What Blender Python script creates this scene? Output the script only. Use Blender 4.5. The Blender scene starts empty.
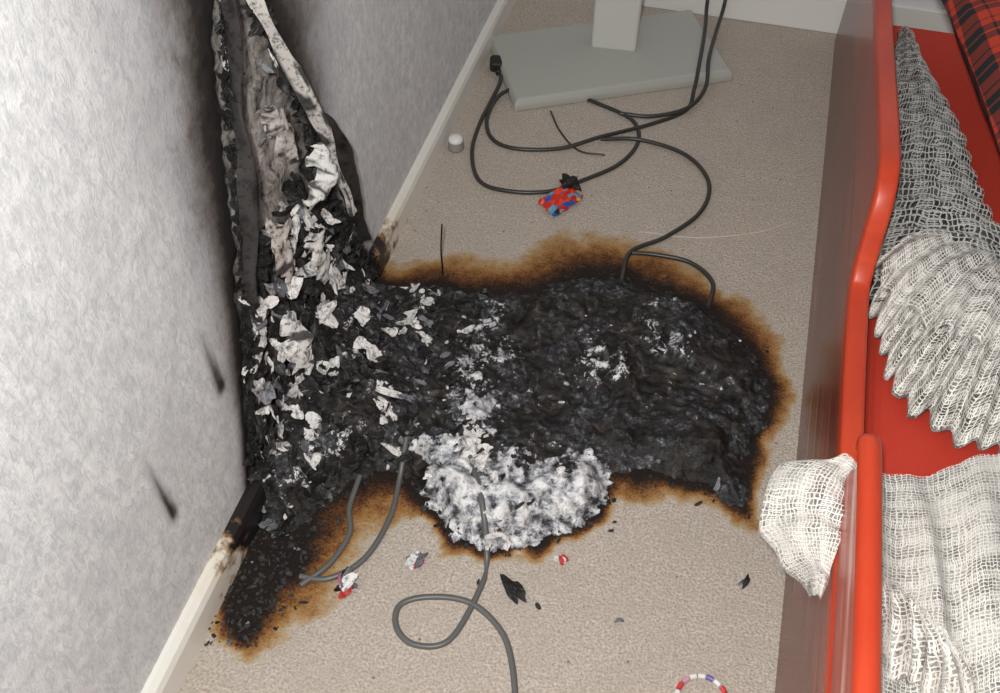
import bpy, math, random
import numpy as np
from mathutils import Vector
random.seed(7); rng=np.random.RandomState(5)
S=bpy.context.scene
S.view_settings.view_transform='Standard'
WX=-0.606   # burnt wall plane
BX=0.246    # bed side plane
FY=2.39     # far wall plane
# ---------------- noise / geometry helpers
def _h(ix,iy,s):
    v=np.sin(ix*127.1+iy*311.7+s*74.7)*43758.5453
    return v-np.floor(v)
def vn(x,y,s=0):
    x=np.asarray(x,float);y=np.asarray(y,float)
    ix=np.floor(x);iy=np.floor(y);fx=x-ix;fy=y-iy
    fx=fx*fx*(3-2*fx);fy=fy*fy*(3-2*fy)
    a=_h(ix,iy,s);b=_h(ix+1,iy,s);c=_h(ix,iy+1,s);d=_h(ix+1,iy+1,s)
    return (a*(1-fx)+b*fx)*(1-fy)+(c*(1-fx)+d*fx)*fy
def fbm(x,y,sc,s=0,o=4):
    t=0;a=.5;n=0
    for i in range(o):
        t=t+a*vn(np.asarray(x)*sc,np.asarray(y)*sc,s+i*3);n+=a;a*=.55;sc*=2.03
    return t/n
def ridge(x,y,sc,s=0,o=4):
    t=0;a=.5;n=0;x=np.asarray(x,float);y=np.asarray(y,float)
    wx=x+.35/sc*(vn(x*sc*1.3,y*sc*1.3,s+50)-.5)*2;wy=y+.35/sc*(vn(x*sc*1.3,y*sc*1.3,s+51)-.5)*2
    for i in range(o):
        t=t+a*(1-np.abs(2*vn(wx*sc,wy*sc,s+i*3)-1));n+=a;a*=.5;sc*=2.1
    return t/n
def sd(px,py,poly):
    px=np.asarray(px,float);py=np.asarray(py,float)
    d=np.full(px.shape,1e9);ins=np.zeros(px.shape,bool);n=len(poly)
    for i in range(n):
        ax,ay=poly[i];bx,by=poly[(i+1)%n]
        ex,ey=bx-ax,by-ay;L=ex*ex+ey*ey+1e-12
        t=np.clip(((px-ax)*ex+(py-ay)*ey)/L,0,1)
        d=np.minimum(d,np.hypot(px-ax-t*ex,py-ay-t*ey))
        if abs(by-ay)>1e-9:
            ins^=((ay>py)!=(by>py))&(px<(bx-ax)*(py-ay)/(by-ay)+ax)
    return np.where(ins,d,-d)
def ss(a,b,x):
    t=np.clip((x-a)/(b-a),0,1);return t*t*(3-2*t)
def mm(l): return [(a/1000,b/1000) for a,b in l]
def link(o,parent=None):
    S.collection.objects.link(o)
    if parent: o.parent=parent
    return o
def empty(name,loc=(0,0,0)):
    e=bpy.data.objects.new(name,None);e.empty_display_size=.05;e.location=loc;S.collection.objects.link(e);return e
def mesh(name,vs,fs,mats,parent=None,smooth=True,loc=None):
    me=bpy.data.meshes.new(name);me.from_pydata([tuple(map(float,v)) for v in vs],[],fs);me.update()
    me.materials.append(getattr(mats,'m',mats))
    if smooth: me.polygons.foreach_set('use_smooth',[True]*len(me.polygons))
    o=bpy.data.objects.new(name,me)
    if loc: o.location=loc
    return link(o,parent)
def attr(o,name,vals):
    a=o.data.attributes.new(name,'FLOAT','POINT');a.data.foreach_set('value',np.asarray(vals,np.float32).ravel())
def cattr(o,name,cols):
    a=o.data.attributes.new(name,'FLOAT_COLOR','POINT');a.data.foreach_set('color',np.asarray(cols,np.float32).ravel())
def box(name,c,s,mat,parent=None,bev=.003,rot=(0,0,0),seg=3):
    x,y,z=s[0]/2,s[1]/2,s[2]/2
    v=[(i*x,j*y,k*z) for i in(-1,1) for j in(-1,1) for k in(-1,1)]
    f=[(0,1,3,2),(4,6,7,5),(0,4,5,1),(2,3,7,6),(0,2,6,4),(1,5,7,3)]
    o=mesh(name,v,f,mat,parent,False,c);o.rotation_euler=rot
    if bev:
        m=o.modifiers.new('b','BEVEL');m.width=bev;m.segments=seg;m.limit_method='NONE'
    return o
def catmull(P,n=8):
    P=[Vector(p) for p in P];Q=[P[0]*2-P[1]]+P+[P[-1]*2-P[-2]];out=[]
    for i in range(1,len(Q)-2):
        for k in range(n):
            t=k/n;a,b,c,d=Q[i-1],Q[i],Q[i+1],Q[i+2]
            out.append(.5*((2*b)+(c-a)*t+(2*a-5*b+4*c-d)*t*t+(3*b-a-3*c+d)*t**3))
    out.append(P[-1]);return out
def tube(name,P,r,mat,parent=None,n=8,smooth=True):
    pts=catmull(P,n) if smooth else [Vector(p) for p in P]
    cu=bpy.data.curves.new(name,'CURVE');cu.dimensions='3D';cu.bevel_depth=r;cu.bevel_resolution=4;cu.use_fill_caps=True
    sp=cu.splines.new('POLY');sp.points.add(len(pts)-1)
    for i,p in enumerate(pts): sp.points[i].co=(p.x,p.y,p.z,1)
    sp.use_smooth=True
    cu.materials.append(getattr(mat,'m',mat))
    return link(bpy.data.objects.new(name,cu),parent)
# ---------------- material helpers
class M:
    def __init__(s,name,col=(.5,.5,.5),rough=.6,**k):
        s.m=bpy.data.materials.new(name);s.m.use_nodes=True;s.nt=s.m.node_tree;s.b=s.nt.nodes['Principled BSDF']
        s.b.inputs['Base Color'].default_value=(*col,1);s.b.inputs['Roughness'].default_value=rough
        for a,v in k.items(): s.b.inputs[a].default_value=v
    def N(s,t,**k):
        n=s.nt.nodes.new(t)
        for a,v in k.items(): setattr(n,a,v)
        return n
    def L(s,a,b): s.nt.links.new(a,b)
    def co(s,kind='Object',scale=(1,1,1)):
        tc=s.N('ShaderNodeTexCoord');mp=s.N('ShaderNodeMapping');mp.inputs['Scale'].default_value=scale
        s.L(tc.outputs[kind],mp.inputs['Vector']);return mp.outputs[0]
    def noise(s,scale,detail=4,rough=.55,co=None,dist=0):
        n=s.N('ShaderNodeTexNoise');n.inputs['Scale'].default_value=scale;n.inputs['Detail'].default_value=detail
        n.inputs['Roughness'].default_value=rough;n.inputs['Distortion'].default_value=dist
        s.L(co or s.co(),n.inputs['Vector']);return n.outputs['Fac']
    def ramp(s,fac,stops,interp='LINEAR'):
        r=s.N('ShaderNodeValToRGB');e=r.color_ramp;e.interpolation=interp
        while len(e.elements)<len(stops): e.elements.new(.5)
        for i,(p,c) in enumerate(stops):
            e.elements[i].position=p;c=(c,c,c) if isinstance(c,(int,float)) else c;e.elements[i].color=(*c,1)
        s.L(fac,r.inputs[0]);return r.outputs[0]
    def math(s,op,a,b=None,clamp=False):
        n=s.N('ShaderNodeMath',operation=op);n.use_clamp=clamp
        for i,v in enumerate((a,b)):
            if v is None: continue
            if isinstance(v,(int,float)): n.inputs[i].default_value=v
            else: s.L(v,n.inputs[i])
        return n.outputs[0]
    def mix(s,f,a,b,mode='MIX'):
        n=s.N('ShaderNodeMix',data_type='RGBA',blend_type=mode)
        for i,v in ((0,f),(6,a),(7,b)):
            if isinstance(v,(int,float)): n.inputs[i].default_value=v if i==0 else (v,v,v,1)
            elif isinstance(v,tuple): n.inputs[i].default_value=(*v,1)
            else: s.L(v,n.inputs[i])
        return n.outputs[2]
    def attr(s,name,out='Fac'):
        n=s.N('ShaderNodeAttribute',attribute_name=name);return n.outputs[out]
    def color(s,c): s.L(c,s.b.inputs['Base Color']);return s
    def bump(s,h,st=.5,d=.003):
        n=s.N('ShaderNodeBump');n.inputs['Strength'].default_value=st;n.inputs['Distance'].default_value=d
        s.L(h,n.inputs['Height']);s.L(n.outputs[0],s.b.inputs['Normal']);return s
# ---------------- materials
mc=M('carpet_mat',rough=.95)
n1=mc.noise(230,3,.75);n2=mc.noise(14,4);n3=mc.noise(60,3)
base=mc.mix(mc.ramp(n1,[(.36,0),(.62,1)]),(.40,.345,.30),(.80,.715,.625))
base=mc.mix(mc.math('MULTIPLY',mc.ramp(n2,[(.38,0),(.62,1)]),.4),base,(.54,.47,.40))
base=mc.mix(mc.math('MULTIPLY',mc.ramp(n3,[(.42,0),(.65,1)]),.3),base,(.50,.43,.37))
vs=mc.N('ShaderNodeTexVoronoi');vs.inputs['Scale'].default_value=26;mc.L(mc.co(),vs.inputs['Vector'])
base=mc.mix(mc.ramp(vs.outputs['Distance'],[(.045,.75),(.07,0)]),base,(.13,.11,.09))
burn=mc.attr('burn')
bn=mc.math('ADD',burn,mc.math('MULTIPLY',mc.math('SUBTRACT',n1,.5),1.15))
bn=mc.math('ADD',bn,mc.math('MULTIPLY',mc.math('SUBTRACT',n3,.5),.45))
bn=mc.math('MULTIPLY',bn,mc.ramp(burn,[(0,0),(.06,1)]))
stain=mc.ramp(bn,[(.0,(1,1,1)),(.14,(.88,.70,.42)),(.38,(.66,.36,.12)),(.62,(.24,.095,.025)),(.86,(.02,.012,.008))])
mc.color(mc.mix(1.0,base,stain,'MULTIPLY'))
mc.bump(mc.math('ADD',n1,mc.math('MULTIPLY',n3,.5)),1.0,.006)
mw=M('wallpaper_mat',rough=.75)
w1=mw.noise(45,5,.7);w2=mw.noise(9,4,.6,co=mw.co('Object',(1,1,.6)));w3=mw.noise(85,4,.75,co=mw.co('Object',(1,1.2,.5)),dist=1.2)
paper=mw.mix(mw.ramp(w1,[(.35,0),(.65,1)]),(.62,.635,.65),(.82,.83,.835))
paper=mw.mix(mw.math('MULTIPLY',mw.ramp(w3,[(.46,0),(.62,1)]),.65),paper,(.48,.50,.53))
paper=mw.mix(mw.math('MULTIPLY',mw.ramp(w2,[(.45,0),(.7,1)]),.35),paper,(.53,.545,.57))
so=mw.attr('soot')
sn=mw.math('ADD',so,mw.math('MULTIPLY',mw.math('MULTIPLY',mw.math('SUBTRACT',w1,.5),.5),mw.ramp(so,[(0,0),(.25,1),(.9,1)])),True)
soot=mw.ramp(sn,[(0,(1,1,1)),(.25,(.62,.61,.62)),(.5,(.25,.22,.205)),(.72,(.045,.035,.031)),(.9,(.01,.008,.008))])
paper=mw.mix(1.0,paper,soot,'MULTIPLY')
pl=mw.ramp(mw.noise(34,7,.8,dist=.8),[(.36,(.03,.025,.023)),(.44,(.2,.18,.165)),(.54,(.42,.385,.365)),(.7,(.62,.58,.56))])
ch=mw.ramp(mw.noise(45,7,.78,dist=.6),[(.42,(.008,.007,.007)),(.55,(.03,.027,.026)),(.66,(.12,.11,.11)),(.8,(.42,.41,.41))])
zone=mw.mix(mw.math('ADD',mw.attr('charlow'),mw.math('MULTIPLY',mw.math('SUBTRACT',w1,.5),1.6),True),pl,ch)
mw.color(mw.mix(mw.ramp(mw.math('ADD',mw.attr('burn'),mw.math('MULTIPLY',mw.math('SUBTRACT',w1,.5),.5)),[(.46,0),(.54,1)]),paper,zone))
mw.bump(mw.math('ADD',w1,mw.math('MULTIPLY',w3,.6)),.45,.003)
def charmat(name,rough=.7,white=True):
    m=M(name,rough=rough)
    a=m.noise(36,7,.68,dist=.8);b=m.noise(150,5,.75);e=m.noise(13,5,.7,dist=.5)
    c=m.ramp(a,[(.34,(.004,.0035,.003)),(.48,(.010,.008,.007)),(.58,(.032,.025,.021)),(.72,(.12,.10,.09))])
    gb=m.ramp(m.noise(75,8,.82,dist=.4),[(.46,(.010,.009,.0095)),(.54,(.05,.052,.06)),(.62,(.22,.23,.25)),(.70,(.65,.66,.67))])
    c=m.mix(m.math('MULTIPLY',m.ramp(e,[(.47,0),(.55,1)]),.85),c,gb)
    if white:
        cav=m.attr('cav');ash=m.attr('ash')
        d=m.math('ADD',ash,m.math('MULTIPLY',m.math('SUBTRACT',a,.5),1.7));d=m.math('ADD',d,m.math('MULTIPLY',m.math('SUBTRACT',b,.5),1.2))
        ac=m.ramp(m.math('ADD',m.noise(45,8,.82,dist=.3),m.math('MULTIPLY',cav,.06)),[(.37,(.02,.02,.022)),(.44,(.18,.185,.205)),(.51,(.50,.515,.55)),(.60,(.88,.88,.88))])
        c=m.mix(m.ramp(d,[(.48,0),(.56,1)]),c,ac)
    m.L(m.ramp(b,[(.38,.32),(.62,.75)]),m.b.inputs['Roughness']);m.b.inputs['Specular IOR Level'].default_value=.4
    m.color(c);m.bump(m.math('ADD',a,m.math('MULTIPLY',b,.5)),.9,.004)
    return m
mchar=charmat('char_mat',.5)
mchar2=charmat('charred_wood_mat',.6,False)
mfl=M('ash_flake_mat',rough=.6)
fa=mfl.attr('col','Color');fn=mfl.noise(90,6,.75)
mfl.color(mfl.mix(mfl.ramp(fn,[(.38,.95),(.5,0)]),fa,mfl.mix(1.0,fa,(.15,.14,.14),'MULTIPLY'))).bump(fn,.5,.002)
mwhite=M('white_trim_mat',(.8,.8,.78),.4)
def boardmat(name,y0,y1):
    m=M(name,rough=.45)
    g=m.N('ShaderNodeNewGeometry');sp=m.N('ShaderNodeSeparateXYZ');m.L(g.outputs['Position'],sp.inputs[0])
    mr=m.N('ShaderNodeMapRange');m.L(sp.outputs['Y'],mr.inputs[0]);mr.inputs[1].default_value=y0;mr.inputs[2].default_value=y1
    f=m.math('ADD',mr.outputs[0],m.math('MULTIPLY',m.math('SUBTRACT',m.noise(30,4,.6),.5),.9))
    m.color(m.ramp(f,[(.0,(.80,.79,.74)),(.38,(.76,.72,.62)),(.5,(.25,.15,.07)),(.58,(.012,.01,.01))]));return m
mbl=boardmat('baseboard_scorched_mat',.44,.74);mbr=boardmat('baseboard_scorched_far_mat',1.50,1.10)
mstand=M('stand_grey_mat',(.43,.44,.40),.45);mcol=M('stand_column_mat',(.62,.63,.59),.4)
mcab=M('cable_mat',(.035,.035,.032),.35);mcab2=M('cable_grey_mat',(.11,.112,.11),.4);mblk=M('black_plastic_mat',(.012,.012,.012),.35)
mmetal=M('pin_mat',(.6,.55,.4),.3,Metallic=1.0)
mred=M('red_lacquer_mat',rough=.38)
q=mred.noise(12,4,.6,co=mred.co('Object',(1,.4,3)));mred.color(mred.ramp(q,[(.3,(.44,.034,.010)),(.7,(.56,.058,.018))]))
mred2=M('red_guard_mat',rough=.3)
q=mred2.noise(9,5,.6,co=mred2.co('Object',(1,.35,6)));mred2.color(mred2.ramp(q,[(.35,(.34,.035,.016)),(.50,(.46,.07,.04)),(.62,(.64,.34,.29))]))  # pale pink stop paints a reflection onto the red guard
mpan=M('bed_panel_mat',rough=.25)
q=mpan.noise(8,6,.6,co=mpan.co('Object',(1,.22,9)));q2=mpan.noise(60,3,.6,co=mpan.co('Object',(1,.08,3)))
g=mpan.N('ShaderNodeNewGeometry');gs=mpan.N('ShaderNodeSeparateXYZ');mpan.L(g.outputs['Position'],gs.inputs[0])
pc=mpan.ramp(q,[(.3,(.05,.008,.005)),(.46,(.15,.022,.012)),(.56,(.20,.05,.035)),(.70,(.36,.18,.145))])  # pale pink-grey stops paint flash reflections as streaks along the panel
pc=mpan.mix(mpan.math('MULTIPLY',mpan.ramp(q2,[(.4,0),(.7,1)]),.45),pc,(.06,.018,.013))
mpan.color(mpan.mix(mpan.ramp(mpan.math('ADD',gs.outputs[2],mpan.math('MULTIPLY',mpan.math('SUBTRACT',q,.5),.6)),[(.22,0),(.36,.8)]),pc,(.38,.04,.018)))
msheet=M('red_sheet_mat',rough=.85);q=msheet.noise(420,2);msheet.color(msheet.mix(q,(.42,.026,.012),(.54,.042,.018))).bump(q,.3,.001)
mt=M('tartan_mat',rough=.9)
tc=mt.N('ShaderNodeTexCoord');sp=mt.N('ShaderNodeSeparateXYZ');mt.L(tc.outputs['UV'],sp.inputs[0])
def bands(src,per,off):
    f=mt.math('FRACT',mt.math('ADD',mt.math('DIVIDE',src,per),off))
    return mt.ramp(f,[(0,0),(.2,.0),(.21,.95),(.40,.95),(.42,0),(.47,0),(.48,.95),(.68,.95),(.69,0),(.84,0),(.86,.7),(.90,.7),(.91,0)],'CONSTANT')
bu=bands(sp.outputs[0],.085,.1);bv=bands(sp.outputs[1],.085,.3)
mt.color(mt.mix(mt.math('MULTIPLY',mt.math('ADD',bu,bv),.7,True),(.46,.04,.018),(.008,.014,.014)))
def lacemat(name,c1,c2,per,wob=.016):
    m=M(name,rough=.9)
    uv=m.N('ShaderNodeTexCoord')
    def nz(sc,amp,d=2):
        n=m.N('ShaderNodeTexNoise');n.inputs['Scale'].default_value=sc;n.inputs['Detail'].default_value=d
        m.L(uv.outputs['UV'],n.inputs['Vector']);sb=m.N('ShaderNodeVectorMath',operation='SUBTRACT');sb.inputs[1].default_value=(.5,.5,.5);m.L(n.outputs['Color'],sb.inputs[0])
        v=m.N('ShaderNodeVectorMath',operation='SCALE');v.inputs[3].default_value=amp;m.L(sb.outputs[0],v.inputs[0]);return v.outputs[0]
    vb=m.N('ShaderNodeVectorMath',operation='ADD');m.L(uv.outputs['UV'],vb.inputs[0]);m.L(nz(25,wob),vb.inputs[1])
    vc=m.N('ShaderNodeVectorMath',operation='ADD');m.L(vb.outputs[0],vc.inputs[0]);m.L(nz(140,.005),vc.inputs[1])
    s=m.N('ShaderNodeSeparateXYZ');m.L(vc.outputs[0],s.inputs[0])
    def th(src,p,w):
        f=m.math('ABSOLUTE',m.math('SUBTRACT',m.math('FRACT',m.math('DIVIDE',src,p)),.5));return m.math('LESS_THAN',f,w)
    u1=th(s.outputs[0],per,.10);v1=th(s.outputs[1],per*.62,.13);u2=th(s.outputs[0],per*.4,.2)
    dn=m.math('GREATER_THAN',m.math('FRACT',m.math('DIVIDE',s.outputs[1],per*4)),.6)
    a=m.math('MAXIMUM',m.math('MAXIMUM',u1,v1),m.math('MULTIPLY',dn,u2))
    m.L(a,m.b.inputs['Alpha'])
    m.color(m.mix(m.noise(300,2),c1,c2));return m
ml1=lacemat('lace_white_mat',(.70,.67,.62),(.90,.88,.84),.0095)
ml2=lacemat('lace_shaded_mat',(.28,.28,.27),(.52,.52,.50),.010,.022)  # same lace darkened: the side board's shadow is put into the colour
def lining(name,a,b):
    m=M(name,rough=.95);q=m.noise(220,3,.7);e=m.noise(18,3,.6)
    m.color(m.mix(m.ramp(m.math('ADD',q,m.math('SUBTRACT',e,.5)),[(.35,0),(.65,1)]),a,b));return m
mlin1=lining('lace_lining_white_mat',(.07,.06,.055),(.40,.38,.36));mlin3=lining('lace_lining_pale_mat',(.18,.17,.16),(.60,.58,.55))
mlin2=lining('lace_lining_shaded_mat',(.012,.012,.012),(.10,.10,.10))  # lining of the upper ruffle, board shadow painted into its colour
# ---------------- burn polygons (mm on the floor)
OUT=mm([(-700,1275),(-565,1280),(-486,1338),(-384,1356),(-266,1468),(-146,1498),(-56,1466),(31,1426),(114,1384),(198,1300),(214,1180),(212,1076),(190,983),(188,880),(100,905),(40,902),(10,866),(-40,862),(-40,840),(-64,788),(-132,728),(-221,700),(-285,702),(-330,736),(-379,742),(-405,705),(-408,670),(-410,600),(-470,500),(-490,432),(-567,465),(-610,550),(-700,680)])
INN=mm([(-700,1230),(-555,1225),(-480,1250),(-405,1245),(-275,1290),(-191,1360),(-69,1372),(37,1335),(125,1286),(182,1185),(183,1072),(160,985),(168,905),(100,930),(15,930),(-60,915),(-52,861),(-78,800),(-140,742),(-221,712),(-280,718),(-320,765),(-380,800),(-440,820),(-490,770),(-510,700),(-510,620),(-515,530),(-530,480),(-565,500),(-595,600),(-700,700)])
HEAP=mm([(-700,1230),(-555,1225),(-480,1250),(-405,1245),(-275,1290),(-191,1360),(-69,1372),(37,1335),(125,1286),(182,1185),(183,1072),(160,985),(168,905),(100,930),(15,930),(-60,915),(-52,861),(-78,800),(-140,742),(-221,712),(-280,718),(-320,765),(-380,800),(-440,820),(-490,750),(-530,665),(-700,665)])
ASH=mm([(-345,800),(-350,850),(-325,930),(-293,960),(-270,900),(-225,830),(-190,850),(-174,890),(-120,905),(-93,925),(-46,890),(-45,812),(-105,749),(-146,714),(-271,689),(-320,740)])
# ---------------- floor
xs=np.arange(WX-.01,1.0,.0075);ys=np.arange(-.3,FY+.02,.0075)
X,Y=np.meshgrid(xs,ys,indexing='ij');nx,ny=X.shape
def gridfaces(nx,ny,keep=None):
    i,j=np.meshgrid(np.arange(nx-1),np.arange(ny-1),indexing='ij');a=i*ny+j
    f=np.stack([a,a+ny,a+ny+1,a+1],-1).reshape(-1,4)
    if keep is not None: f=f[keep[f].all(1)]
    return f.tolist()
wob=(fbm(X,Y,18,3)-.5)*.07
di=sd(X,Y,INN)+wob*.5;do=sd(X,Y,OUT)+.007+wob
burn=np.where(di>0,1,np.where(do<0,0,do/(do-di+1e-6)))
arm=ss(.70,.66,Y)*ss(-.42,-.45,X)
burn=burn*(1-arm)+arm*burn*(.80+.5*fbm(X,Y,26,90))
fl=mesh('floor',np.stack([X.ravel(),Y.ravel(),0*X.ravel()],1),gridfaces(nx,ny),mc)
attr(fl,'burn',burn)
# ---------------- burnt wall
ys=np.arange(-.3,FY+.005,.008);zs=np.concatenate([np.arange(0,1.2,.008),np.arange(1.2,2.45,.1)])
Yw,Zw=np.meshgrid(ys,zs,indexing='ij')
STR=[(.66,-.05),(.693,.055),(.76,.25),(.826,.446),(.882,.642),(.928,.782),(.95,.95),(.96,1.1),(1.0,1.1),(1.005,.85),(1.01,.736),(1.083,.514),(1.138,.268),(1.2,.1),(1.262,-.05)]
dS=sd(Yw,Zw,STR)
nb=fbm(Yw,Zw,14,8);nb2=fbm(Yw,Zw*.5,30,12)
bw=ss(-.006,.006,dS+(nb2-.5)*.03)
lft=(Yw<.96)
wl=np.interp(Zw,[0,.2,.45,.65,.9,1.3,1.8],[.014,.022,.048,.09,.125,.18,.3])
wr=np.interp(Zw,[0,.08,.2,.35,.5,.7,.9,1.3],[.035,.025,.018,.03,.075,.13,.16,.25])
wdt=np.where(lft,wl,wr)*(.75+.5*nb)
soot=np.exp(-(np.maximum(-dS-.002,0)/wdt)**1.4)
def streak(y0,z0,z1,w,s,bend=.008):
    t=np.clip((Zw-z0)/(z1-z0),0,1)
    ww=w*(1-.6*t)
    return s*np.exp(-((Yw-y0+t*bend)/ww)**2)*(1-t)**1.1*ss(z0-.006,z0+.02,Zw)
soot=np.maximum(soot,streak(.713,.285,.46,.0135,1.0));soot=np.maximum(soot,streak(.535,.225,.42,.009,1.0))
soot=np.maximum(soot,.7*np.exp(-((Yw-1.19)/.02)**2-((Zw-.13)/.03)**2))
soot=np.clip(soot,0,1)
xw=WX+np.where(bw>.5,-.014+.010*ridge(Yw,Zw,30,20),0)
wall=mesh('wall_left',np.stack([xw.ravel(),Yw.ravel(),Zw.ravel()],1),gridfaces(*Yw.shape),mw)
edge=.8*np.exp(-np.abs(dS)/.02)
attr(wall,'burn',bw);attr(wall,'soot',soot);attr(wall,'charlow',np.maximum(ss(.50,.34,Zw+(nb-.5)*.15)*1.3-.35,edge))
mpl=M('far_wall_paint_mat',(.68,.68,.72),.7)
box('wall_far',(.2,FY+.03,1.2),(1.62,.06,2.4),mpl,bev=0)
def baseboard(name,x,y0,y1,h,t,mat):
    prof=[(0,0),(t,0),(t,h*.75),(t*.8,h*.9),(t*.35,h),(0,h)]
    n=60;v=[];f=[];k=len(prof)
    for i in range(n+1):
        y=y0+(y1-y0)*i/n
        for a,b in prof: v.append((x+a,y,b))
    for i in range(n):
        for j in range(k): f.append((i*k+j,i*k+(j+1)%k,(i+1)*k+(j+1)%k,(i+1)*k+j))
    f.append(tuple(range(k)));f.append(tuple(n*k+j for j in reversed(range(k))))
    return mesh(name,v,f,mat,smooth=False)
baseboard('baseboard_left',WX,-.3,.70,.072,.02,mbl)
baseboard('baseboard_left.001',WX,1.245,FY,.066,.018,mbr)
box('baseboard_far',(.2,FY-.009,.05),(1.6,.018,.1),mwhite,bev=.004)
# ---------------- charred debris heap
def H(x,y):
    x=np.asarray(x,float);y=np.asarray(y,float)
    d=sd(x,y,HEAP)+(fbm(x,y,22,3)-.5)*.04+(fbm(x,y,70,5,3)-.5)*.018
    e=ss(-.005,.06,d)
    h=.003+.030*ridge(x,y,8,31,4)**1.6+.011*ridge(x,y,28,37,3)**1.3+.020*(fbm(x,y,6,45,3)-.3)
    corner=np.exp(-np.maximum(x-WX,0)/.07)*ss(.66,.85,y)*ss(1.28,1.1,y)
    h=h+.13*corner*(.5+.9*fbm(x,y,25,41))+.025*np.exp(-((x+.45)/.12)**2-((y-.95)/.18)**2)
    a=sd(x,y,ASH)+(fbm(x,y,30,55)-.5)*.05;h=h+ss(-.01,.05,a)*(.010+.022*ridge(x,y,13,61,4)**1.5)
    return np.maximum(h,.001)*e,d
xs=np.arange(WX+.002,.22,.003);ys=np.arange(.62,1.46,.003)
X,Y=np.meshgrid(xs,ys,indexing='ij');Z,D=H(X,Y)
def blur(a,k):
    p=np.pad(a,k,mode='edge');c=np.cumsum(np.cumsum(p,0),1);c=np.pad(c,((1,0),(1,0)))
    n=2*k+1;return (c[n:,n:]-c[:-n,n:]-c[n:,:-n]+c[:-n,:-n])/(n*n)
cav=np.clip((Z-blur(Z,4))/.003,-1,1)  # raised/hollow map; paints crevice shade into the ash colour
Z=Z-.001
ash=-.05+.28*ss(.5,.66,fbm(X,Y,9,51))+.78*ss(-.035,.03,sd(X,Y,ASH)+(fbm(X,Y,22,55)-.5)*.17)
ash=ash+.45*np.exp(-((X+.12)/.07)**2-((Y-1.15)/.06)**2)-.4*ss(.06,-.02,np.hypot((X+.22)/2.2,(Y-1.27))-.03)
ash=ash+.25*np.exp(-((X-.02)/.08)**2-((Y-1.22)/.05)**2)+.3*np.exp(-((X+.5)/.1)**2-((Y-.9)/.15)**2)+.3*np.exp(-((X+.33)/.08)**2-((Y-1.08)/.12)**2)
ash=ash+.07*cav
heap=empty('charred_debris_heap')
ob=mesh('char_bed',np.stack([X.ravel(),Y.ravel(),Z.ravel()],1),gridfaces(*X.shape,keep=(D.ravel()>.0)),mchar,heap)
attr(ob,'ash',ash);attr(ob,'cav',cav)
FV=[];FF=[];FC=[]
def flake(c,size,nrm,col,curl=.5,asp=1.0):
    """torn, curled scrap: polar patch with ragged outline bent about one axis"""
    n=Vector(nrm).normalized();t=n.orthogonal().normalized();b=n.cross(t)
    a=random.uniform(0,6.28);t,b=t*math.cos(a)+b*math.sin(a),b*math.cos(a)-t*math.sin(a)
    big=size>.014;K=16 if big else 8;R_=3 if big else 2;i0=len(FV)
    cx=random.choice((-1,1))*random.uniform(.3,1)*curl;cy=random.uniform(-1,1)*curl*.4;sk=random.uniform(-.4,.4)
    r0=[random.uniform(.4,1.35) for _ in range(K)]
    rad=[.25*r0[k-1]+.5*r0[k]+.25*r0[(k+1)%K]+random.uniform(-.08,.08) for k in range(K)]
    def put(u,v,dz):
        h=cx*u*u+cy*v*v+sk*u*v*.5+dz
        p=Vector(c)+(t*u*size*asp+b*v*size/asp+n*h*size)*.5
        FV.append((max(p.x,WX+.001),p.y,max(p.z,.001)));FC.append((*col,1))
    put(0,0,random.uniform(-.1,.1))
    for r in range(1,R_+1):
        for k in range(K):
            q=rad[k]*r/R_*(1 if r==R_ else random.uniform(.85,1.1));an=6.283*k/K
            put(q*math.cos(an),q*math.sin(an),random.uniform(-.09,.09))
    for k in range(K): FF.append((i0,i0+1+k,i0+1+(k+1)%K))
    for r in range(R_-1):
        for k in range(K):
            A=i0+1+r*K;B=A+K;FF.append((A+k,B+k,B+(k+1)%K,A+(k+1)%K))
def colr(w):
    r=random.random()
    if r<w: g=random.uniform(.5,.88);return (g,g*.98,g*.96)
    if r<w+.15: g=random.uniform(.06,.25);return (g*.95,g*.98,g*1.08)
    g=random.uniform(.005,.022);return (g,g*.9,g*.85)
def rs(): return .006+.02*random.random()**2.5
N=3400;px=rng.uniform(-.6,.2,N);py=rng.uniform(.6,1.42,N);hz,hd=H(px,py);pa=sd(px,py,ASH);cl=fbm(px,py,13,77,3)
for i in range(N):
    if hd[i]<.004: continue
    x,y=px[i],py[i];w=.06;left=x<-.36
    if not left and pa[i]<0 and random.random()<.9: continue
    if pa[i]>0:
        if random.random()<.8: continue
        w=.6
    if left:
        if random.random()<.3: continue
        w=.07+.5*ss(.5,.62,cl[i])
    s=rs()*(1.35 if left else .8)
    tl=.7 if left else .4
    flake((x,y,hz[i]+s*.10),s,(random.uniform(-tl,tl)+(.6 if x<-.53 else 0),random.uniform(-tl,tl),1),colr(w),.7,random.uniform(.9,1.9))
N=1500;py=rng.uniform(.68,1.26,N);pz=rng.uniform(.02,.85,N);ds=sd(py,pz,STR);cl=fbm(py,pz,12,87,3)
for i in range(N):
    if ds[i]<.004: continue
    z=pz[i]
    if z>.46 and random.random()<.88: continue
    w=.04+.5*ss(.52,.64,cl[i])
    s=(.008+.026*random.random()**2)*(1.2 if z<.45 else .8)
    tl=.7
    flake((WX+.005+s*.2+max(0,.03*(.3-z)),py[i],z),s,(1,random.uniform(-tl,tl),random.uniform(-tl,tl)+.2),colr(w),.8,random.uniform(.9,2.0))
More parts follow.
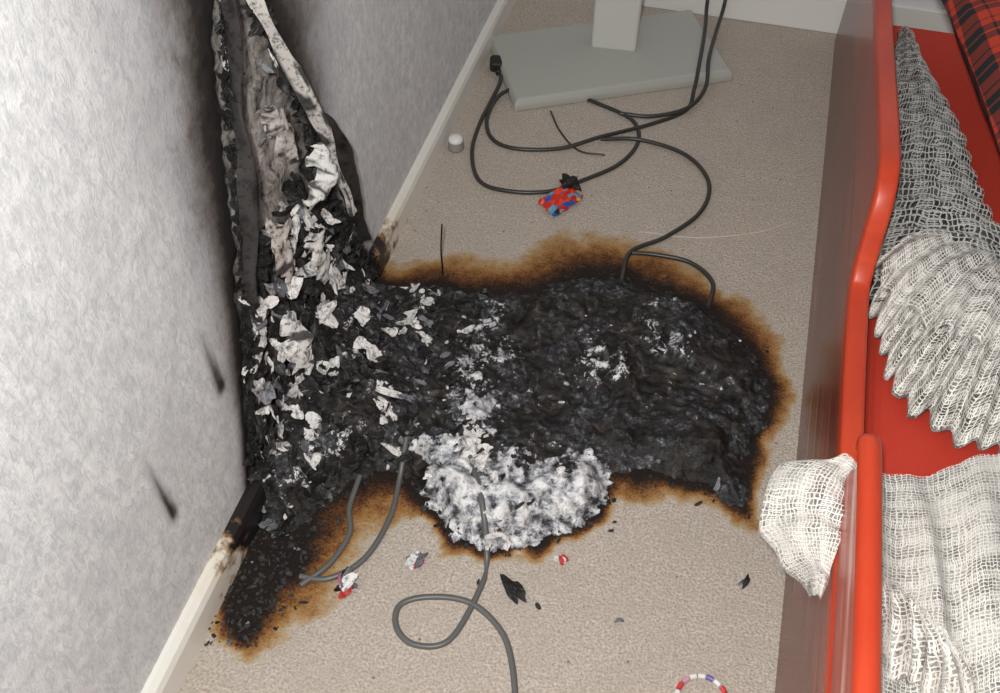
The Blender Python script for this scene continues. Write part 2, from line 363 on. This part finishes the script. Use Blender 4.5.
for (x,y,zz,s) in [(-.46,.915,.06,.05),(-.44,.89,.055,.035),(-.51,.99,.08,.04),(-.50,.86,.05,.035),(-.55,.93,.10,.045),(-.53,1.05,.10,.035),(-.56,.82,.08,.04),(-.54,.78,.05,.03),(-.585,.98,.16,.05),(-.59,1.04,.2,.05),(-.59,.90,.15,.045),(-.59,1.0,.26,.05),(-.59,1.06,.32,.04),(-.593,.93,.3,.05),(-.595,.99,.37,.05),(-.59,.84,.22,.04),(-.59,1.08,.14,.04),(-.30,.91,.04,.04),(-.285,.88,.04,.045),(-.27,.845,.04,.05),(-.24,.81,.035,.03),(-.2,.72,.02,.03)]:
    g=random.uniform(.68,.85)
    for _ in range(3): flake((x+random.uniform(-.016,.016),y+random.uniform(-.016,.016),zz+random.uniform(0,.012)),s*random.uniform(.6,1),(1 if x<-.57 else .3,random.uniform(-.4,.4),.5),(g,g*.98,g*.97),.6,random.uniform(1,1.9))
def along(P,n,fn):
    for _ in range(n):
        k=random.randrange(len(P)-1);t=random.random();fn(P[k][0]+(P[k+1][0]-P[k][0])*t,P[k][1]+(P[k+1][1]-P[k][1])*t)
EL=[(.69,.04),(.76,.25),(.826,.446),(.882,.642),(.928,.782),(.95,.95)]
ER=[(1.25,.02),(1.2,.1),(1.138,.268),(1.083,.514),(1.01,.736),(1.005,.85)]
dk=lambda:(random.uniform(.006,.03),)*3
along(EL,170,lambda y,z:flake((WX+.009,y+random.uniform(-.004,.014),z),random.uniform(.012,.026),(1,random.uniform(-.8,.8),.1),dk(),.7,1.5))
along(ER,200,lambda y,z:flake((WX+.012,y+random.uniform(-.022,.006),z),random.uniform(.012,.03),(1,random.uniform(-.8,.8),.1),dk(),.8,1.5))
for _ in range(1500):
    x=random.uniform(-.6,.22);y=random.uniform(.4,1.4)
    if _<500: x=random.uniform(-.6,-.45);y=random.uniform(.44,.72)
    d=float(sd(np.array([x]),np.array([y]),INN)[0])
    if -.01-.05*random.random()**3<d<(.2 if y<.68 else .005): flake((x,y,.002+.003*random.random()),random.uniform(.003,.011),(random.uniform(-.4,.4),random.uniform(-.4,.4),1),dk() if random.random()<.97 else (.2,.2,.21),.4,random.uniform(.8,1.8))
fo=mesh('ash_flakes',FV,FF,mfl,heap,smooth=False);cattr(fo,'col',FC)
def sheet(name,P0,P1,mat,m=8,jag=.004,curl=.012,col=None,parent=heap,seed=0,taper=True):
    A=catmull(P0,12);B=catmull(P1,12);k=min(len(A),len(B));v=[];f=[];c=[]
    for i in range(k):
        s=i/(k-1);tp_=(max(0,math.sin(math.pi*s))**.5 if taper else 1)*.9+.1
        wn=tp_*(.55+.9*float(vn(s*7,0,seed)));sh=(float(vn(s*9,3,seed+1))-.5)
        for j in range(m+1):
            t=j/m;p=A[i].lerp(B[i],.5+(t-.5)*wn+sh*.3)
            j2=jag*(float(vn(s*15,t*3,seed+4))-.5)*2*(1.5 if j in(0,m) else .8)
            v.append((p.x+curl*math.sin(t*math.pi)*(.4+1.2*float(vn(s*6,5,seed+2)))+.003*float(vn(s*14,t*4,seed+9)),p.y+j2,p.z+j2*.6))
            dd=float(vn(s*14,t*3,seed+6));q=.12 if dd<.3 else 1
            if col: c.append((col[0]*q,col[1]*q,col[2]*q,1))
    for i in range(k-1):
        for j in range(m): q=i*(m+1)+j;f.append((q,q+1,q+m+2,q+m+1))
    o=mesh(name,v,f,mat,parent)
    if col: cattr(o,'col',c)
    return o
w=WX
sheet('paper_curl',[(w+.01,.960,.88),(w+.015,.978,.76),(w+.02,1.025,.62),(w+.03,1.070,.49),(w+.03,1.105,.36),(w+.03,1.128,.27)],
      [(w+.02,.968,.88),(w+.03,.989,.77),(w+.035,1.036,.63),(w+.045,1.081,.50),(w+.04,1.115,.37),(w+.04,1.136,.275)],mfl,jag=.002,curl=.006,col=(.66,.64,.61),seed=1,taper=False)
sheet('paper_peel',[(w+.01,1.055,.48),(w+.02,1.03,.44),(w+.02,.99,.41)],[(w+.045,1.085,.46),(w+.05,1.06,.41),(w+.03,1.01,.385)],mfl,col=(.7,.69,.68),seed=2)
sheet('paper_peel.001',[(w+.01,.875,.46),(w+.02,.89,.38),(w+.02,.90,.32)],[(w+.03,.92,.47),(w+.03,.93,.40),(w+.02,.92,.32)],mfl,col=(.62,.57,.54),seed=3,curl=.004)
sheet('paper_peel.002',[(w+.01,1.085,.52),(w+.02,1.115,.42),(w+.02,1.14,.30),(w+.01,1.17,.16)],[(w+.02,1.12,.52),(w+.035,1.15,.42),(w+.035,1.175,.29),(w+.03,1.20,.16)],mfl,col=(.03,.028,.027),jag=.005,seed=4)
sheet('paper_peel.003',[(w+.010,.92,.82),(w+.010,.887,.66),(w+.010,.84,.5),(w+.010,.80,.38)],[(w+.02,.935,.82),(w+.025,.905,.66),(w+.025,.86,.5),(w+.02,.82,.38)],mfl,col=(.03,.027,.027),jag=.004,seed=5)
sheet('paper_peel.004',[(w+.01,.935,.62),(w+.02,.95,.57),(w+.02,.97,.50)],[(w+.03,.965,.63),(w+.03,.985,.58),(w+.03,1.0,.51)],mfl,col=(.5,.47,.45),seed=8)
sheet('paper_peel.005',[(w+.01,.98,.34),(w+.02,.99,.28),(w+.02,1.0,.22)],[(w+.03,1.02,.35),(w+.03,1.03,.29),(w+.025,1.03,.22)],mfl,col=(.78,.77,.75),seed=11,curl=.005)
sheet('paper_peel.006',[(w+.01,.87,.28),(w+.02,.86,.22),(w+.03,.86,.15)],[(w+.03,.90,.28),(w+.045,.895,.21),(w+.05,.89,.15)],mfl,col=(.76,.75,.74),seed=13,curl=.006)
# ---------------- cables
def fz(l,r,b=0.):
    out=[]
    for i,(x,y) in enumerate(mm(l)):
        h=float(H(np.array([x]),np.array([y]))[0][0]);out.append((x,y,r+h+b))
    return out
R1=.0048
cab=empty('power_cable')
c1=fz([(-550,1983),(-525,1921),(-532,1769),(-519,1660),(-475,1572),(-403,1558),(-320,1581),(-255,1639),(-191,1713),(-166,1801),(-193,1874),(-277,1914),(-395,1948),(-463,1921),(-512,1875),(-521,1792),(-490,1723),(-430,1702),(-332,1729),(-250,1781),(-150,1870),(-78,1945)],R1)
c1=[(x,y,z+(.010 if i in(13,14,19) else 0)) for i,(x,y,z) in enumerate(c1)]
c1=[(x,y,z+(.012 if i==1 else 0)) for i,(x,y,z) in enumerate(c1)]
c1+=[(-.07,2.0,.028),(-.072,2.10,.037),(-.078,2.24,.037),(-.088,2.34,.05),(-.09,2.36,.12)]
tube('cord',c1,R1,mcab,cab)
tube('cord_branch',fz([(-250,1781),(-162,1802),(-55,1776),(7,1697),(3,1596),(-56,1501),(-118,1438),(-119,1336)],R1,.004),R1,mcab,cab)
tube('cord_end',fz([(-118,1438),(-68,1446),(4,1442),(54,1398),(55,1329)],R1,.002),R1,mcab,cab)
tube('cord_thin',fz([(-385,1860),(-345,1790),(-290,1735),(-230,1735)],.003),.0022,mcab,cab)
tube('cord_run',[(-.225,1.89,.006),(-.15,1.90,.006),(-.075,1.94,.016),(-.045,2.01,.03),(-.052,2.12,.038),(-.050,2.24,.038),(-.045,2.34,.05),(-.045,2.36,.12)],R1,mcab,cab)
cg=empty('power_cable.001')
tube('cord',fz([(-287,856),(-240,770),(-213,701),(-210,649),(-231,559),(-279,538),(-314,556),(-321,592),(-281,617),(-218,624),(-162,594),(-131,547),(-106,470),(-95,380)],.0050,-.005),.0050,mcab2,cg)
tube('cord_loop',fz([(-400,870),(-395,805),(-386,728),(-400,650),(-441,603),(-487,594)],.0052,.0),.0048,mcab2,cg)
tube('cord_stub',fz([(-460,790),(-456,729),(-439,685),(-450,627),(-480,580)],.0052,.0),.0048,mcab2,cg)
tube('fine_cord',fz([(-110,1511),(13,1526),(131,1577),(189,1625)],.001),.0014,M('pale_cord_mat',(.6,.52,.43),.8))
plug=empty('power_plug',(-.553,1.995,.016));plug.rotation_euler=(0,0,.25)
box('body',(0,0,0),(.036,.044,.026),mblk,plug,.008);box('collar',(.004,-.028,-.003),(.014,.022,.014),mblk,plug,.004)
for dx in(-.009,.009): box('pin',(dx,.03,0),(.005,.022,.004),mmetal,plug,.001)
ds=empty('door_stop',(-.561,1.674,0))
def lathe(name,prof,mat,parent,n=28):
    v=[];f=[];k=len(prof)
    for i in range(n):
        a=2*math.pi*i/n
        for r,z in prof: v.append((r*math.cos(a),r*math.sin(a),z))
    for i in range(n):
        for j in range(k-1): f.append((i*k+j,((i+1)%n)*k+j,((i+1)%n)*k+j+1,i*k+j+1))
    return mesh(name,v,f,mat,parent)
lathe('body',[(.0001,0),(.018,0),(.0185,.004),(.0165,.02),(.016,.024),(.0001,.024)],M('stop_rubber_mat',(.30,.29,.27),.6),ds)
lathe('cap',[(.0165,.022),(.017,.026),(.014,.031),(.006,.033),(.0001,.0335)],mwhite,ds)
# ---------------- packet
mp=M('packet_print_mat',rough=.3)
vo=mp.N('ShaderNodeTexVoronoi');vo.inputs['Scale'].default_value=60;mp.L(mp.co('Object',(1,1.6,.3)),vo.inputs['Vector'])
sp=mp.N('ShaderNodeSeparateColor');mp.L(vo.outputs['Color'],sp.inputs[0])
mp.color(mp.ramp(sp.outputs[0],[(0,(.6,.02,.01)),(.3,(.75,.06,.01)),(.5,(.02,.10,.4)),(.62,(.85,.5,.03)),(.7,(.6,.02,.01)),(.86,(.12,.3,.45)),(.92,(.03,.02,.02))],'CONSTANT'))
pk=empty('burnt_packet',(-.291,1.552,.012));pk.rotation_euler=(.05,-.06,1.0)
v=[];f=[];n=9
for s in(0,1):
    for i in range(n):
        for j in range(n):
            x=(i/(n-1)-.5)*.082;y=(j/(n-1)-.5)*.055;e=min(i,j,n-1-i,n-1-j)
            v.append((x+random.uniform(-.002,.002),y+random.uniform(-.002,.002),(1 if s else -1)*(.003 if e==0 else .009)+random.uniform(-.002,.002)))
for s in(0,1):
    for i in range(n-1):
        for j in range(n-1):
            q=s*n*n+i*n+j;f.append((q,q+n,q+n+1,q+1) if s else (q,q+1,q+n+1,q+n))
per=[(i,0) for i in range(n)]+[(n-1,j) for j in range(1,n)]+[(i,n-1) for i in range(n-2,-1,-1)]+[(0,j) for j in range(n-2,0,-1)]
for a,b in zip(per,per[1:]+per[:1]):
    qa=a[0]*n+a[1];qb=b[0]*n+b[1];f.append((qa,qb,qb+n*n,qa+n*n))
mesh('carton',v,f,mp,pk,False)
def lump(name,c,r,mat,parent=None,sq=(1,1,.6),seed=1,amp=.5):
    v=[];f=[];a,b=16,10
    for i in range(b+1):
        ph=math.pi*i/b
        for j in range(a):
            th=2*math.pi*j/a;d=Vector((math.sin(ph)*math.cos(th),math.sin(ph)*math.sin(th),math.cos(ph)))
            k=1+amp*(float(vn(d.x*2+d.z*3+seed*5,d.y*2-d.z+seed*3,seed))-.5)*2
            v.append((d.x*r*k*sq[0],d.y*r*k*sq[1],d.z*r*k*sq[2]))
    for i in range(b):
        for j in range(a): f.append((i*a+j,(i+1)*a+j,(i+1)*a+(j+1)%a,i*a+(j+1)%a))
    return mesh(name,v,f,mat,parent,True,c)
lump('melted_end',(.034,.014,.004),.02,mchar2,pk,(1.2,.6,.7),3,.9);lump('melted_drip',(.05,.02,.0),.012,mchar2,pk,(.8,1.6,.7),5,.9)
def chip(name,x,y,s,cols,seed,asp=1.4):
    global FV,FF,FC
    FV=[];FF=[];FC=[];random.seed(seed)
    for i,c in enumerate(cols): flake((x+random.uniform(-.4,.4)*s*.8,y+random.uniform(-.4,.4)*s*.8,.004+.003*i),s*random.uniform(.6,1),(random.uniform(-.4,.4),random.uniform(-.4,.4),1),c,.4,asp)
    o=mesh(name,FV,FF,mfl,None,False);cattr(o,'col',FC);return o
WH=(.75,.75,.75);RD=(.5,.03,.03);BK=(.012,.011,.01);GY=(.14,.15,.17);PK=(.5,.12,.22)
chip('litter_scrap',-.314,.668,.030,[GY,WH,RD,GY,WH],1);chip('litter_scrap.001',-.100,.728,.020,[RD,WH,RD],2)
chip('litter_scrap.002',-.412,.597,.030,[WH,GY,BK,PK,RD,BK,GY,WH],3);chip('litter_scrap.003',.01,.654,.014,[GY,GY],5)
chip('charred_chip',-.152,.662,.036,[BK,BK,BK],21,1.7);chip('charred_chip.001',-.113,.640,.016,[BK],8);chip('charred_chip.002',.182,.77,.02,[GY,BK],9,1.6)
br=empty('beaded_bracelet',(.146,.566,.005))
bc=[(.75,.75,.73),(.6,.05,.05),(.15,.12,.4),(.6,.3,.4)]
bms=[M('bead_mat_%d'%i,c,.35) for i,c in enumerate(bc)]
for i,k_ in enumerate([0,0,1,0,2,0,0,3,1,0,0,2,0,1,0,0,3,0]):
    a=2*math.pi*i/18
    tube('bead_%d'%i,[(.036*math.cos(a+k*.11),.036*math.sin(a+k*.11),0) for k in(-1.3,0,1.3)],.004,bms[k_],br,3)
tube('burnt_wire',[(-.469,1.284,0),(-.472,1.288,.06),(-.468,1.292,.13)],.0016,mblk)
# ---------------- stand
st=empty('pedestal_stand',(-.295,2.095,0));st.rotation_euler=(0,0,math.radians(28.4))
def frustum(name,rings,mat,parent,bev=.003):
    v=[];f=[]
    for (sx,sy,z,cx,cy) in rings: v+=[(cx-sx/2,cy-sy/2,z),(cx+sx/2,cy-sy/2,z),(cx+sx/2,cy+sy/2,z),(cx-sx/2,cy+sy/2,z)]
    for i in range(len(rings)-1):
        for j in range(4): f.append((i*4+j,i*4+(j+1)%4,i*4+4+(j+1)%4,i*4+4+j))
    f.append((3,2,1,0));k=len(rings)*4-4;f.append((k,k+1,k+2,k+3))
    o=mesh(name,v,f,mat,parent,False);m=o.modifiers.new('b','BEVEL');m.width=bev;m.segments=3;m.limit_method='NONE';return o
frustum('base_plate',[(.547,.29,0,0,0),(.547,.29,.016,0,0),(.53,.275,.03,0,0)],mstand,st,.004)
cx=empty('column',(0,0,0));cx.parent=st;cx.rotation_euler=(0,0,math.radians(-24))
frustum('column_post',[(.112,.055,.026,0.010,.04),(.112,.055,.75,0.010,.04)],mcol,cx,.008)
frustum('top_bracket',[(.16,.12,.74,0.010,.04),(.2,.3,.77,0.010,.04)],mcol,cx,.004)
# ---------------- bed
bed=empty('bed')
def extr(name,prof,x0,x1,mat,parent,bev=.003):
    k=len(prof);v=[(x0,a,b) for a,b in prof]+[(x1,a,b) for a,b in prof]
    f=[tuple(range(k)),tuple(reversed(range(k,2*k)))]+[(i,i+k,(i+1)%k+k,(i+1)%k) for i in range(k)]
    o=mesh(name,v,f,mat,parent,False);m=o.modifiers.new('b','BEVEL');m.width=bev;m.segments=3;m.limit_method='ANGLE';return o
top=[(2.34,.365),(2.1,.383),(1.73,.415),(1.45,.452),(1.27,.474),(1.215,.472),(1.18,.447),(1.155,.395),(1.13,.350),(1.10,.332),(1.02,.329),(.9,.330),(.79,.333),(.5,.340),(.1,.345),(-.2,.345)]
tp=[(p.y,p.z) for p in catmull([(0,a,b) for a,b in top],5)]
extr('side_panel',[(-.2,0),(2.34,0)]+tp,BX,BX+.02,mpan,bed)
def band(name,path,hw,x0,x1,mat,parent,bev=.006):
    L=[];R_=[]
    P=[Vector((a,b)) for a,b in path]
    for i,p in enumerate(P):
        d=(P[min(i+1,len(P)-1)]-P[max(i-1,0)]).normalized();n_=Vector((-d.y,d.x));L.append(p+n_*hw);R_.append(p-n_*hw)
    k=len(P);v=[]
    for i in range(k): v+=[(x0,L[i].x,L[i].y),(x1,L[i].x,L[i].y),(x1,R_[i].x,R_[i].y),(x0,R_[i].x,R_[i].y)]
    f=[]
    for i in range(k-1):
        for j in range(4): f.append((i*4+j,i*4+(j+1)%4,i*4+4+(j+1)%4,i*4+4+j))
    f+=[(3,2,1,0),(k*4-4,k*4-3,k*4-2,k*4-1)]
    o=mesh(name,v,f,mat,parent,True);m=o.modifiers.new('b','BEVEL');m.width=bev;m.segments=4;m.limit_method='ANGLE';m.angle_limit=.9;return o
band('top_rail',tp,.015,BX-.006,BX+.024,mred,bed,.007)
extr('guard_panel',[(-.2,.345),(.70,.345),(.745,.355),(.735,.40),(.705,.445),(-.2,.46)],BX-.004,BX+.012,mred2,bed)
tube('guard_rail',[(BX+.002,.730,.444),(BX+.002,.72,.455),(BX+.002,.5,.468),(BX+.002,.2,.478),(BX+.002,-.2,.485)],.0140,mred,bed)
box('mattress',(.655,.92,.19),(.74,2.1,.2),msheet,bed,.03,seg=5)
box('bed_base',(.655,.92,.045),(.72,2.1,.09),mpan,bed,.005)
def pillow(name,c,s,mat,rot=(0,0,0),seed=1):
    n=25;v=[];f=[];uv=[]
    for sd_ in(1,-1):
        for i in range(n):
            for j in range(n):
                u=i/(n-1)*2-1;w_=j/(n-1)*2-1
                pr=((1-u**4)*(1-w_**4))**.5
                pin=1-.07*(1-abs(u)**2)*abs(w_)**3;pin2=1-.07*(1-abs(w_)**2)*abs(u)**3
                x=u*s[0]/2*pin2;y=w_*s[1]/2*pin
                z=sd_*s[2]/2*pr*(1+.25*(float(vn(u*2.5+seed,w_*2.5,seed))-.5))
                v.append((x,y,z));uv.append((x,y))
    for k in(0,1):
        for i in range(n-1):
            for j in range(n-1):
                q=k*n*n+i*n+j;f.append((q,q+n,q+n+1,q+1) if k==0 else (q,q+1,q+n+1,q+n))
    o=mesh(name,v,f,mat,None,True,c);o.rotation_euler=rot
    ul=o.data.uv_layers.new(name='UV')
    for l in o.data.loops: ul.data[l.index].uv=uv[l.vertex_index]
    return o
pillow('tartan_pillow',(.632,1.60,.425),(.48,.66,.12),mt,(0,0,.17),2)
def ribbon(name,A,B,mats,parent,pleats=10,amp=.02,nu=120,nv=26,arch=.03,seed=0,drop=.006,sc=1.0,off=0):
    def samp(P,n):
        C=catmull(P,10);L=[0]
        for a,b in zip(C,C[1:]): L.append(L[-1]+(b-a).length)
        out=[]
        for i in range(n):
            s=L[-1]*i/(n-1);k=max(j for j in range(len(L)) if L[j]<=s+1e-9);k=min(k,len(C)-2)
            out.append(C[k].lerp(C[k+1],(s-L[k])/(L[k+1]-L[k]+1e-9)))
        return out,L[-1]
    a,la=samp(A,nu);b,lb=samp(B,nu);v=[];f=[];uv=[];W=((a[nu//2]-b[nu//2]).length)
    for i in range(nu):
        for j in range(nv):
            t=j/(nv-1);u=i/(nu-1);p=a[i].lerp(b[i],t)
            ph=u*pleats*2*math.pi+1.2*math.sin(t*3+seed)+4*float(vn(u*5+seed,t*2,seed))
            am=amp*(.5+float(vn(u*8,t*2,seed+7)))
            z=arch*max(0,math.sin(t*math.pi))**.8+am*(.3+.7*t)*math.sin(ph)+.9*amp*(float(vn(u*12,t*6,seed+2))-.5)
            sc_=.010*math.sin(u*pleats*2*math.pi*.5)*t
            v.append((p.x+.2*amp*math.cos(ph),p.y+.25*amp*math.cos(ph)+sc_*.5,max(p.z+z,p.z-.012)-off));uv.append((u*max(la,lb)*1.5*sc,t*W*1.15*sc))
    for i in range(nu-1):
        for j in range(nv-1): q=i*nv+j;f.append((q,q+1,q+nv+1,q+nv))
    o=mesh(name,v,f,mats,parent);ul=o.data.uv_layers.new(name='UV')
    for l in o.data.loops: ul.data[l.index].uv=uv[l.vertex_index]
    return o
lace=empty('lace_bedspread')
def lacepair(nm,A,B,m1,m2,**k):
    ribbon(nm,A,B,m1,lace,**k);ribbon(nm+'_lining',A,B,m2,lace,off=k.get('drop',.006),**k)
lacepair('fan_ruffle',[(.33,1.20,.345),(.38,1.17,.35),(.42,1.14,.35),(.45,1.12,.35),(.48,1.11,.35),(.52,1.10,.35),(.60,1.10,.35)],
   [(.277,1.105,.32),(.297,1.02,.318),(.318,.953,.315),(.351,.915,.315),(.382,.892,.315),(.414,.877,.315),(.452,.882,.315),(.58,.90,.315)],ml1,mlin1,pleats=13,amp=.013,arch=.028,seed=1)
lacepair('fan_ruffle_overlay',[(.36,1.26,.35),(.40,1.24,.355),(.44,1.22,.36),(.48,1.20,.36),(.52,1.19,.36),(.60,1.18,.36)],
   [(.275,1.17,.345),(.30,1.09,.352),(.345,1.05,.358),(.39,1.035,.36),(.44,1.03,.36),(.58,1.04,.36)],ml1,mlin1,pleats=9,amp=.010,arch=.022,seed=12)
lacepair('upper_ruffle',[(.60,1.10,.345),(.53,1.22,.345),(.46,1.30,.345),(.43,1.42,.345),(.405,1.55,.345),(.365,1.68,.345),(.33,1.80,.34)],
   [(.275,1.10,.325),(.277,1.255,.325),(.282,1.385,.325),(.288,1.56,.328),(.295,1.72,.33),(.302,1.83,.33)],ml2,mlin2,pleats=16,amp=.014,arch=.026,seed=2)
lacepair('lower_spread',[(.272,.79,.35),(.33,.80,.325),(.385,.83,.32),(.447,.872,.32),(.60,.90,.32)],
   [(.272,.25,.36),(.33,.25,.34),(.40,.25,.34),(.47,.25,.34),(.60,.25,.34)],ml1,mlin3,pleats=4,amp=.012,arch=.02,nu=110,nv=80,seed=3)
lacepair('gathered_tuft',[(.275,.62,.37),(.31,.60,.375),(.345,.56,.37)],[(.28,.52,.355),(.33,.50,.36),(.40,.50,.355)],ml1,mlin3,pleats=6,amp=.010,arch=.03,nu=70,nv=20,seed=5)
lacepair('overhang',[(.262,.770,.362),(.25,.72,.366),(.240,.64,.355),(.230,.585,.345)],
   [(.215,.772,.35),(.165,.762,.325),(.158,.70,.30),(.185,.655,.29),(.222,.60,.31)],ml1,mlin3,pleats=3,amp=.007,arch=.018,nu=70,nv=24,seed=6)
# ---------------- light / world / camera
def pt(name,loc,e,r,col=(1,1,1)):
    l=bpy.data.lights.new(name,'POINT');l.energy=e;l.shadow_soft_size=r;l.color=col;o=bpy.data.objects.new(name,l);o.location=loc;link(o)
pt('camera_flash',(-.05,-.04,1.53),87,.03,(1,.975,.93))
W=bpy.data.worlds.new('World');S.world=W;W.use_nodes=True;bg=W.node_tree.nodes['Background'];bg.inputs[0].default_value=(1,.985,.965,1);bg.inputs[1].default_value=.27
cam=bpy.data.cameras.new('camera');cam.lens=34.99;cam.sensor_width=36;cam.clip_start=.02
co=bpy.data.objects.new('camera',cam);co.location=(0,0,1.4);co.rotation_euler=(math.radians(40),0,math.atan2(415,1518));link(co);S.camera=co
